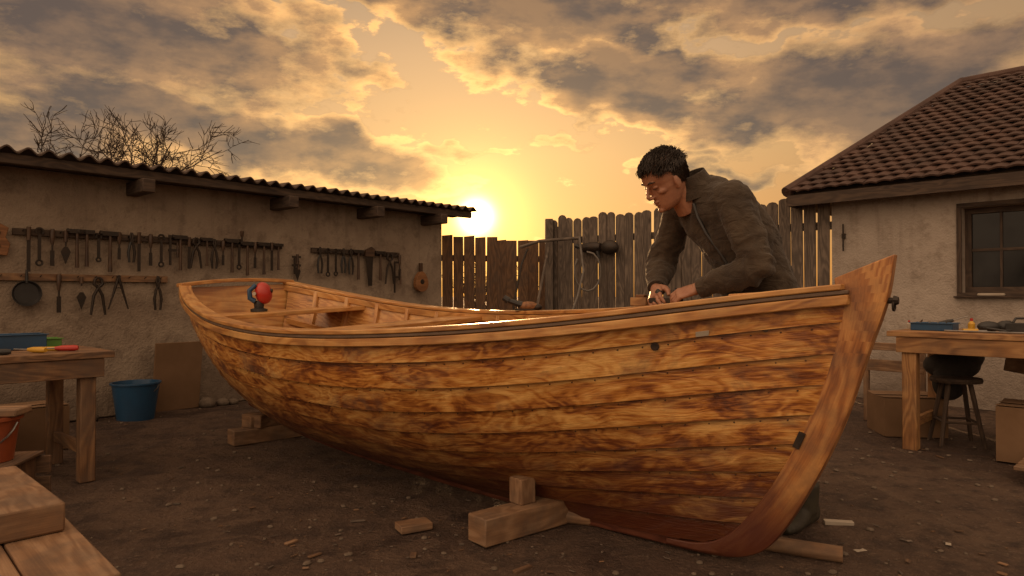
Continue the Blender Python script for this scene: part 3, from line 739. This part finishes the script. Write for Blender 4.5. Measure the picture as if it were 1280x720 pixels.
for k in range(4): mb.box(V((2.95,3.72,.075))+F@V((.35,-.17+.12*k,0)),(1.0,.09,.02),LUMBER,F)
for k in(0,1): mb.box(V((2.95,3.72,.033))+F@V((-.05+.6*k,0.01,0)),(.08,.46,.062),LUMBER,F)
mb.build('wooden_pallet',bevel=.003)
mb=MB()
mb.box((3.0,5.35,.45),(.4,.02,.09),LUMBER,FH); mb.box((3.0,5.35,.6),(.4,.02,.06),LUMBER,FH)
for s_ in(-.2,.2): mb.box(V((3.0,5.37,.35))+FH@V((s_,0,0)),(.04,.04,.7),LUMBER,FH)
mb.build('sawhorse',bevel=.004)
# ------------------------------------------------------------------ things on boat
p=bw(3.72,-.12,.90)
mb=MB()
mb.lathe(p,[(.001,0),(.055,0),(.055,.018),(.03,.025),(.001,.025)],BLACK,None,24,False)
mb.lathe(p+V((0,0,.025)),[(.03,0),(.034,.03),(.03,.05)],BLACK,None,20)
mb.ell(p+V((.030,0,.125)),(.055,.058,.075),RED,frame(V((1,0,.25))),20,14)
mb.tube([p+V((-.015,-.03,.07)),p+V((-.045,-.04,.09)),p+V((-.050,-.04,.14)),p+V((-.01,-.03,.18))],[.018,.018,.016,.015],BLUE,10)
mb.tube([p+V((.06,0,.14)),p+V((.09,0,.14))],[.02,.012],IRON,12)
mb.tube([p+V((-.01,-.055,.12)),p+V((-.01,-.064,.12))],.012,WHITE,12)
mb.build('palm_sander')
s_=2.08; t_=(s_-.08)/4.14; y_=sec(t_,1)[1]; z_=sec(t_,1)[2]+.022
p=bw(s_,y_-.01,z_)
mb=MB(); mb.tube([p+V((-.13,0,.08)),p+V((-.10,0,.06))],[.018,.022],BLACK,10); mb.tube([p+V((-.10,0,.06)),p+V((-.02,0,.035))],[.014,.022],BLACK,10); mb.ell(p+V((.02,0,.028)),(.06,.03,.028),J); mb.ell(p+V((.075,0,.02)),(.03,.025,.02),IRON); mb.box(p+V((.0,0,.006)),(.12,.05,.01),IRON); mb.build('block_plane')
p=bw(1.18,sec(.266,1)[1]-.01,sec(.266,1)[2]+.022)
mb=MB(); mb.box(p+V((0,0,.022)),(.09,.05,.042),PINE,frame(A)); mb.box(p+V((.005,0,.05)),(.05,.035,.014),J,frame(A)); mb.build('sanding_block',bevel=.004)
# ------------------------------------------------------------------ man
man=empty('boatbuilder_man',(1.2,3.1,0))
Fc=V((-.9,-.43,0)).normalized(); Lt=V((.43,-.9,0)).normalized()
def elring(c,u,ru,v,rv,n=20,sq=1.0):
    return [V(c)+u*ru*math.copysign(abs(math.cos(q))**sq,math.cos(q))+v*rv*math.copysign(abs(math.sin(q))**sq,math.sin(q)) for q in [2*math.pi*j/n for j in range(n)]]
def remesh(ob,vox,it=6,disp=None):
    md=ob.modifiers.new('r','REMESH'); md.mode='VOXEL'; md.voxel_size=vox; md.use_smooth_shade=True
    if it: s_=ob.modifiers.new('s','SMOOTH'); s_.iterations=it; s_.factor=.5
    if disp:
        for sz,st in disp:
            tx=bpy.data.textures.new('fold','CLOUDS'); tx.noise_scale=sz; tx.noise_depth=2
            d_=ob.modifiers.new('d','DISPLACE'); d_.texture=tx; d_.strength=st; d_.mid_level=.5; d_.texture_coords='LOCAL'
sp=[((1.155,3.09,.84),.185,.150),((1.150,3.09,.92),.185,.150),((1.125,3.09,1.03),.175,.135),((1.085,3.10,1.14),.178,.138),((1.03,3.10,1.25),.190,.146),((.965,3.11,1.35),.200,.146),((.915,3.12,1.42),.190,.126),((.875,3.12,1.475),.14,.10),((.84,3.12,1.51),.085,.075)]
mb=MB(); rings=[]
for i,(c,ru,rv) in enumerate(sp):
    a=V(sp[max(0,i-1)][0]); b_=V(sp[min(len(sp)-1,i+1)][0]); t=(b_-a).normalized(); dv=Lt.cross(t).normalized(); rings.append(elring(c,Lt,ru,dv,rv,28,.9))
mb.loft(rings,JACK)
shN=V((.965,2.960,1.42)); elN=V((1.035,2.86,1.12)); wrN=V((.835,3.01,1.035))
shF=V((.815,3.28,1.42)); elF=V((.755,3.43,1.165)); wrF=V((.69,3.25,1.04))
def arm(sh,el,wr):
    pts=[sh+(V((.90,3.12,1.43))-sh)*.5,sh,sh.lerp(el,.35),sh.lerp(el,.7),el,el.lerp(wr,.3),el.lerp(wr,.65),wr]
    mb.tube(pts,[.08,.085,.078,.070,.068,.065,.053,.044],JACK,16)
    mb.ell(sh,(.085,.085,.083),JACK)
    for f_,r_ in((.62,.078),(.82,.078),(.94,.080)):
        p_=sh.lerp(el,f_); dd=((el-sh).normalized()+Fc*R_.uniform(-.5,.5)).normalized(); mb.tube([p_-dd*.016,p_,p_+dd*.020],[r_*.86,r_*1.0,r_*.84],JACK,16)
    for f_,r_ in((.12,.078),(.36,.070),(.66,.060)):
        p_=el.lerp(wr,f_); dd=((wr-el).normalized()+V((0,0,R_.uniform(-.5,.5)))).normalized(); mb.tube([p_-dd*.014,p_,p_+dd*.018],[r_*.85,r_*1.0,r_*.82],JACK,16)
arm(shN,elN,wrN); arm(shF,elF,wrF)
jk=mb.build('jacket',parent=man); remesh(jk,.008,5,[(.13,.032),(.05,.013)])
mb=MB()
nb=V((.835,3.12,1.50)); nd=V((-.45,-.08,.80)).normalized(); dv=Lt.cross(nd).normalized()
rings=[]
for k,(o,ru,rv) in enumerate(((-.035,.104,.098),(-.005,.098,.092),(.030,.082,.078),(.062,.080,.077),(.068,.076,.072),(.03,.070,.066),(-.02,.072,.070))):
    rings.append(elring(nb+nd*o,Lt,ru,dv,rv,28))
mb.loft(rings,JACK,cap=False)
cl=mb.build('collar',parent=man); md=cl.modifiers.new('s','SUBSURF'); md.levels=1; md.render_levels=1
mb=MB()
for wr,el in((wrN,elN),(wrF,elF)):
    d_=(wr-el).normalized(); mb.tube([wr-d_*.03,wr-d_*.025,wr+d_*.008,wr+d_*.010,wr-d_*.004],[.043,.047,.044,.040,.034],JACK,20,cap=False)
mb.build('cuffs',parent=man)
mb=MB(); pts=[]
for i in range(2,8):
    c,ru,rv=sp[i]; a=V(sp[i-1][0]); b_=V(sp[i+1][0]); t=(b_-a).normalized(); dv=Lt.cross(t).normalized()
    if dv.dot(Fc)<0: dv=-dv
    pts.append(V(c)+dv*(rv+.002)+Lt*.03)
mb.tube(pts,.008,BLACK,6)
mb.build('zip',parent=man)
mb=MB()
pel=V((1.16,3.09,.88))
mb.loft([elring(pel+V((0,0,o)),Lt,ru,Fc,rv,22) for o,ru,rv in((.08,.165,.12),(.0,.170,.128),(-.10,.165,.12))],TROUS)
for hip,kn,an in((pel+Lt*.09,V((1.19,2.98,.48)),V((1.275,2.985,.10))),(pel-Lt*.09,V((1.10,3.23,.50)),V((1.18,3.33,.10)))):
    mb.tube([hip+V((0,0,.02)),hip.lerp(kn,.4),kn,kn.lerp(an,.45),an],[.095,.092,.07,.068,.058],TROUS,16)
tz=mb.build('trousers',parent=man); remesh(tz,.012,5,[(.08,.02)])
mb=MB()
for an in(V((1.275,2.985,0)),V((1.18,3.33,0))):
    f_=V((-.75,-.66,0)).normalized(); l_=V((f_.y,-f_.x,0))
    prof=[(-.085,.03,.075),(-.07,.038,.115),(-.03,.04,.125),(.03,.042,.105),(.08,.046,.075),(.13,.048,.06),(.17,.040,.05),(.19,.02,.035)]
    rings=[]
    for x,w,h_ in prof: rings.append([an+f_*x+l_*(w*math.cos(q))+V((0,0,max(.002,h_/2+h_/2*math.sin(q)))) for q in [2*math.pi*j/16 for j in range(16)]])
    mb.loft(rings,BOOT); mb.tube([an+V((0,0,.06)),an+V((0,0,.19))],[.055,.062],BOOT,16)
bt=mb.build('boots',parent=man); remesh(bt,.007,3)
hx=V((-.84,-.26,-.54)).normalized(); hy=Lt.copy(); hz=hx.cross(hy)
if hz.z<0: hz=-hz
hy=hz.cross(hx).normalized()
HM=Matrix.Translation(V((.70,3.09,1.518)))@Matrix((hx,hy,hz)).transposed().to_4x4()@Matrix.Scale(1.06,4)
S=SKIN; mb=MB()
secs=[(.128,.030,-.035,.028),(.122,.055,-.060,.048),(.108,.075,-.083,.062),(.088,.088,-.097,.072),(.065,.094,-.104,.077),(.045,.096,-.106,.078),(.025,.091,-.106,.0775),(.008,.084,-.103,.075),(-.010,.086,-.096,.073),(-.028,.088,-.086,.070),(-.045,.087,-.072,.066),(-.062,.086,-.055,.061),(-.078,.085,-.036,.055),(-.092,.083,-.015,.045),(-.103,.076,.010,.032),(-.109,.060,.025,.018)]
rings=[]
for z,xf_,xb,w_ in secs:
    cx_=(xf_+xb)/2-.010; r=[]
    for q in [2*math.pi*j/40 for j in range(40)]:
        c_,s__=math.cos(q),math.sin(q)
        X=cx_+(xf_-cx_)*abs(c_)**.82 if c_>0 else cx_-(cx_-xb)*abs(c_)
        Y=w_*math.copysign(abs(s__)**.95,s__)
        if c_>0 and z<-.02: Y*=1-.18*c_
        r.append(V((X,Y,z)))
    rings.append(r)
mb.loft(rings,S)
mb.ell((.083,0,.036),(.014,.046,.009),S)
for s_ in(-1,1):
    mb.ell((.054,s_*.043,-.014),(.026,.017,.015),S)
    mb.ell((-.002,s_*.079,-.002),(.018,.008,.030),S,Matrix.Rotation(s_*.25,3,'Z')); mb.ell((.002,s_*.077,-.026),(.010,.007,.011),S)
    mb.ell((.0955,s_*.0105,-.027),(.009,.0070,.006),S)
mb.tube([(.086,0,.032),(.096,0,.014),(.106,0,-.004),(.112,0,-.017),(.108,0,-.026),(.092,0,-.031)],[.006,.0068,.0078,.0090,.0082,.006],S,12)
mb.ell((.084,0,-.0515),(.012,.021,.0065),S); mb.ell((.083,0,-.0645),(.0115,.018,.0065),S); mb.ell((.078,0,-.094),(.014,.018,.013),S)
mb.tube([(-.02,0,-.02),(-.04,0,-.09),(-.05,0,-.16)],[.058,.056,.062],S,18)
hd=mb.build('head',parent=man,xf=HM); remesh(hd,.0028,5)
mb=MB()
for s_ in(-1,1): mb.ell((.0755,s_*.0315,.013),(.012,.0145,.0090),S,None,16,10)
mb.build('eyelids',parent=man,xf=HM)
mb=MB()
mb.tube([(.088,-.019,-.0585),(.0955,-.008,-.0580),(.0955,.008,-.0580),(.088,.019,-.0585)],[.001,.0018,.0018,.001],LIPS,8)
mb.build('mouth',parent=man,xf=HM)
mb=MB()
for s_ in(-1,1):
    mb.tube([(.094,s_*.012,.034),(.094,s_*.030,.040),(.080,s_*.048,.035)],[.002,.0042,.002],HAIR,6)
    mb.tube([(.085,s_*.020,.008),(.0875,s_*.031,.0055),(.081,s_*.043,.008)],[.001,.0016,.001],HAIR,6)
mb.build('eyebrows_and_lashes',parent=man,xf=HM)
mb=MB(); rh=random.Random(3)
def hairok(d):
    x,y,z=d
    if x>.62 : return z>.56
    if x>.15: return z>.22+.40*(x-.15)
    if x>-.15: return z>-.16
    return z>-.66
def hp(d,k=1.0): return V((-.007+.101*d.x*k,.079*d.y*k,.032+.098*d.z*k))
for i in range(40):
    for j in range(48):
        ds=[]
        for a_,b_ in((i,j),(i+1,j),(i+1,j+1),(i,j+1)):
            th=math.pi*a_/40; ph=2*math.pi*b_/48; ds.append(V((math.sin(th)*math.cos(ph),math.sin(th)*math.sin(ph),math.cos(th))))
        if all(hairok(d_) for d_ in ds):
            b0=len(mb.v); mb.v.extend([hp(d_,1.05) for d_ in ds]); mb.face([b0,b0+1,b0+2,b0+3],[(0,0)]*4,HAIR)
for i in range(6500):
    z=rh.uniform(-.7,1); a=rh.uniform(0,6.283); r=math.sqrt(max(0,1-z*z)); d=V((r*math.cos(a),r*math.sin(a),z))
    if not hairok(d): continue
    p=hp(d,1.02)
    top=smst(.1,.6,d.z)
    flow=V((.8,.35,-.15))*top+V((-.35,0,-.9))*(1-top)
    flow+=V((noise.noise(d*2.5+V((5,0,0))),noise.noise(d*2.5+V((0,7,0))),noise.noise(d*2.5+V((0,0,9)))))*.45
    flow=flow-d*flow.dot(d)+V((rh.gauss(0,.09),rh.gauss(0,.09),rh.gauss(0,.09))); flow.normalize()
    L=(.036 if top>.5 else .022)*rh.uniform(.7,1.1)
    lf=(.009+.007*abs(noise.noise(d*4)))*top+.003
    mb.tube([p,p+d*lf+flow*L*.35,p+d*lf*1.1+flow*L*.7,p+d*(lf*.55)+flow*L],[.0020,.0020,.0015,.0004],HAIR,3)
mb.build('hair',parent=man,xf=HM)
def hand(name,wr,fwd,up,thumb,curl,sc_=1.0):
    q=MB(); x=V(fwd).normalized(); z=V(up); z=(z-x*z.dot(x)).normalized(); y=z.cross(x)*thumb
    P=lambda a,b2,c: wr+(x*a+y*b2+z*c)*sc_
    q.tube([P(-.04,0,0),P(.0,0,0),P(.02,0,0)],[.030,.027,.027],SKIN,14)
    rg=[]
    for a,w,h_,yo in((.0,.027,.021,0),(.03,.036,.020,.002),(.06,.041,.017,.002),(.088,.040,.013,0),(.096,.036,.010,0)):
        rg.append([P(a,yo+w*math.cos(t),h_*math.sin(t)) for t in [2*math.pi*j/16 for j in range(16)]])
    q.loft(rg,SKIN)
    for k,(yo,l) in enumerate(((.030,.078),(.011,.086),(-.010,.080),(-.029,.064))):
        a0=curl*(.5+.07*k); a1=a0+curl*.9; a2=a1+curl*.6; p=P(.082,yo,.002); pts=[P(.06,yo*.9,0),p]; r=[.010,.0105]
        for seg,an in((.45,a0),(.30,a1),(.25,a2)):
            p=p+(x*math.cos(an)-z*math.sin(an)+y*yo*1.6)*l*seg*sc_; pts.append(p); r.append({.45:.0092,.30:.0085,.25:.0070}[seg])
        q.tube(pts,[v_*sc_ for v_ in r],SKIN,10)
        q.ell(pts[1],(.0105,.0105,.0105),SKIN,None,8,6); q.ell(pts[2],(.0097,.0097,.0097),SKIN,None,8,6); q.ell(pts[-1],(.0072,.0072,.0072),SKIN,None,8,6)
    q.tube([P(.015,.022,-.004),P(.04,.045,-.014),P(.065,.055,-.026),P(.088,.052,-.036)],[v_*sc_ for v_ in(.016,.014,.0115,.008)],SKIN,10)
    o=q.build(name,parent=man); remesh(o,.0024,2); return o
hand('hand_left',wrN+V((-.010,.004,0)),(-.88,.26,-.30),(-.15,-.45,.85),-1,.8,1.06)
hand('hand_right',wrF+V((-.004,-.01,-.004)),(-.25,-.75,-.40),(-.75,-.1,.65),1,.75,1.06)
p=V((.705,3.13,.968))
mb=MB(); Fx=frame(V((-.75,.65,0)))
mb.box(p+V((0,0,.012)),(.15,.05,.022),IRON,Fx); mb.tube([p+Fx@V((.04,0,.02)),p+Fx@V((.035,0,.05)),p+Fx@V((.03,0,.06))],[.014,.018,.014],BLACK,12); mb.tube([p+Fx@V((-.05,0,.02)),p+Fx@V((-.06,0,.05)),p+Fx@V((-.045,0,.06))],[.013,.012,.013],BLACK,10)
mb.build('hand_plane',bevel=.002)
# ------------------------------------------------------------------ world
w=bpy.data.worlds.new('World'); scn.world=w; w.use_nodes=True; nt=w.node_tree; nt.nodes.clear(); g=G(nt)
try: w.cycles.sampling_method='MANUAL'; w.cycles.sample_map_resolution=512
except Exception as ex: print(ex)
out=nt.nodes.new('ShaderNodeOutputWorld'); bg=nt.nodes.new('ShaderNodeBackground'); nt.links.new(bg.outputs[0],out.inputs[0])
SAZ=math.radians(-3.0); SEL=math.radians(6.6)
sd=V((math.sin(SAZ)*math.cos(SEL),math.cos(SAZ)*math.cos(SEL),math.sin(SEL)))
d0=g.n('ShaderNodeTexCoord').outputs['Generated']
s_=g.n('ShaderNodeSeparateXYZ',Vector=d0)
az=g.m('ARCTAN2',s_.outputs[0],s_.outputs[1]); el=g.m('ARCSINE',s_.outputs[2])
cv=g.n('ShaderNodeCombineXYZ',X=az,Y=el,Z=0.0).outputs[0]
wn=g.n('ShaderNodeTexNoise',Vector=cv,Scale=13.0,Detail=2.0)
wv=g.vm('SCALE',g.vm('SUBTRACT',wn.outputs['Color'],(.5,.5,.5)).outputs[0]); wv.inputs['Scale'].default_value=.10
cw=g.vm('ADD',cv,wv.outputs[0]).outputs[0]
BL=[(-31,19.5,17,5.0,-8,1.15),(-22,12.6,17,2.5,-9,1.15),(2,23.0,17,3.2,-6,1.1),(9,17.6,13,3.2,-9,1.2),(26,14.8,12,3.8,5,1.2),(22,22.8,18,2.8,0,1.1),(19.5,10.2,6,.8,2,.75),(-37,11,8,3.0,-4,1.0),(-4,12.2,4,.8,-4,.6),(-13,18.5,6,1.6,-20,.75),(-12,24,8,2.0,-10,.85),(13,10.8,5,.6,3,.6),(-14,9.0,6,.6,-4,.6),(6,13.3,4,.7,-4,.5)]
acc=None
for a,e,sa,se,ro,am in BL:
    a,e,sa,se,ro=[math.radians(q_) for q_ in (a,e,sa,se,ro)]
    dd=g.vm('SUBTRACT',cw,(a,e,0)).outputs[0]
    u_=g.vm('DOT_PRODUCT',dd,(math.cos(ro)/sa,math.sin(ro)/sa,0)).outputs['Value']
    v_=g.vm('DOT_PRODUCT',dd,(-math.sin(ro)/se,math.cos(ro)/se,0)).outputs['Value']
    l2=g.m('MULTIPLY_ADD',u_,u_,g.m('MULTIPLY',v_,v_))
    v=g.m('MULTIPLY_ADD',l2,-am/1.7,am); acc=v if acc is None else g.m('MAXIMUM',acc,v)
acc=g.m('MAXIMUM',acc,0.0)
acc=g.m('MAXIMUM',acc,g.mr(el,math.radians(25),math.radians(34),0,.6))
acc=g.m('MAXIMUM',acc,g.m('MULTIPLY',g.mr(g.m('ABSOLUTE',az),.75,1.0,0,.6),g.mr(el,.05,.2)))
mv=g.n('ShaderNodeMapping',Vector=cv,Scale=(7.5,17,1),Rotation=(0,0,.10)).outputs[0]
n_=g.noise(mv,1.0,9,.64,0.0)
tos=g.vm('NORMALIZE',g.vm('SUBTRACT',(SAZ,SEL,0.0),cv).outputs[0]).outputs[0]; sc2=g.vm('MULTIPLY',tos,(.30,.55,0)).outputs[0]
na=g.noise(mv,1.0,5,.58,0.0)
n2=g.noise(g.vm('ADD',mv,sc2).outputs[0],1.0,5,.58,0.0)
D1=g.m('ADD',acc,g.m('MULTIPLY',g.m('SUBTRACT',n_,.5),2.9))
dot=g.m('MAXIMUM',g.vm('DOT_PRODUCT',d0,tuple(sd)).outputs['Value'],0.0)
e_=g.mr(el,0,.45)
base=g.ramp(e_,[(0,(.80,.27,.045)),(.2,(.92,.39,.085)),(.45,(.92,.49,.16)),(.75,(.80,.46,.20)),(1,(.58,.37,.20))])
g1=g.m('POWER',dot,9.0); g2=g.m('POWER',dot,80.0); g3=g.m('POWER',dot,500.0); g4=g.m('POWER',dot,5000.0)
def addc(a,f,c): return g.mix(1.0,a,g.mix(f,(0,0,0),c),'ADD')
base=g.mix(g.mr(g1,0,1,.48,.95),(0,0,0),base)
base=addc(base,g2,(.18,.09,.01))
lit=g.mr(g.m('SUBTRACT',na,n2),-.12,.16,0,1,True)
core=g.mr(D1,.35,1.20)
cd=g.mix(g2,(.095,.056,.038),(.24,.10,.035)); cl_=g.mix(g1,(.42,.225,.105),(1.05,.50,.13))
ccol=g.mix(lit,cd,cl_); ccol=g.mix(g.m('MULTIPLY',core,.74),ccol,cd)
rim=g.m('MULTIPLY',g.mr(D1,.20,.36),g.mr(D1,.80,.36)); ccol=addc(ccol,g.m('MULTIPLY',rim,g.mr(g1,.05,.9,.22,1.0)),(.80,.42,.11))
al=g.mr(D1,.18,.50,0,.97,True)
colr=g.mix(al,base,ccol)
colr=addc(colr,g3,(1.7,.75,.13)); colr=addc(colr,g4,(14,8.5,3.0))
back=g.mr(s_.outputs[1],.30,-.45,0,1,True)  # added fill: sky made brighter behind camera and overhead to light the hull
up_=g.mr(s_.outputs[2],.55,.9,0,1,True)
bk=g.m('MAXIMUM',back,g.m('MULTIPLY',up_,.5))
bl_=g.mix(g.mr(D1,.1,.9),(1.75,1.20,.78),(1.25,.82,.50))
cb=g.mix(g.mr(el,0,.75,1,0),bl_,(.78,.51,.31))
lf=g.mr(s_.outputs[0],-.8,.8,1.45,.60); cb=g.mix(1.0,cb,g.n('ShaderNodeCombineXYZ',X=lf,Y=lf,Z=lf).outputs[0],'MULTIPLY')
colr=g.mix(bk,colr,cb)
sky=g.n('ShaderNodeTexSky',{'sky_type':'NISHITA'}); sky.sun_disc=False; sky.sun_elevation=SEL; sky.sun_rotation=SAZ
colr=g.mix(1.0,colr,g.mix(1.0,sky.outputs[0],(.012,.012,.012),'MULTIPLY'),'ADD')
colr=g.mix(g.mr(s_.outputs[2],-.02,-.06),colr,(.10,.07,.05))
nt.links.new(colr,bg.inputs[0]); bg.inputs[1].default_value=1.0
SL=math.radians(8.2); sdl=V((math.sin(SAZ)*math.cos(SL),math.cos(SAZ)*math.cos(SL),math.sin(SL)))
ld=bpy.data.lights.new('sun','SUN'); ld.energy=5.0; ld.angle=math.radians(1.0); ld.color=(1,.56,.24)
lo=bpy.data.objects.new('sun',ld); scn.collection.objects.link(lo); lo.rotation_euler=sdl.to_track_quat('Z','Y').to_euler(); lo.location=(0,0,10)
cam=bpy.data.cameras.new('camera'); cam.lens=24; cam.sensor_width=36; cam.clip_end=3000; cam.clip_start=.05
co_=bpy.data.objects.new('camera',cam); scn.collection.objects.link(co_); co_.location=(0,0,1.0); co_.rotation_euler=(math.radians(90.67),0,0)
scn.camera=co_
scn.view_settings.view_transform='Standard'; scn.view_settings.look='None'; scn.view_settings.exposure=0
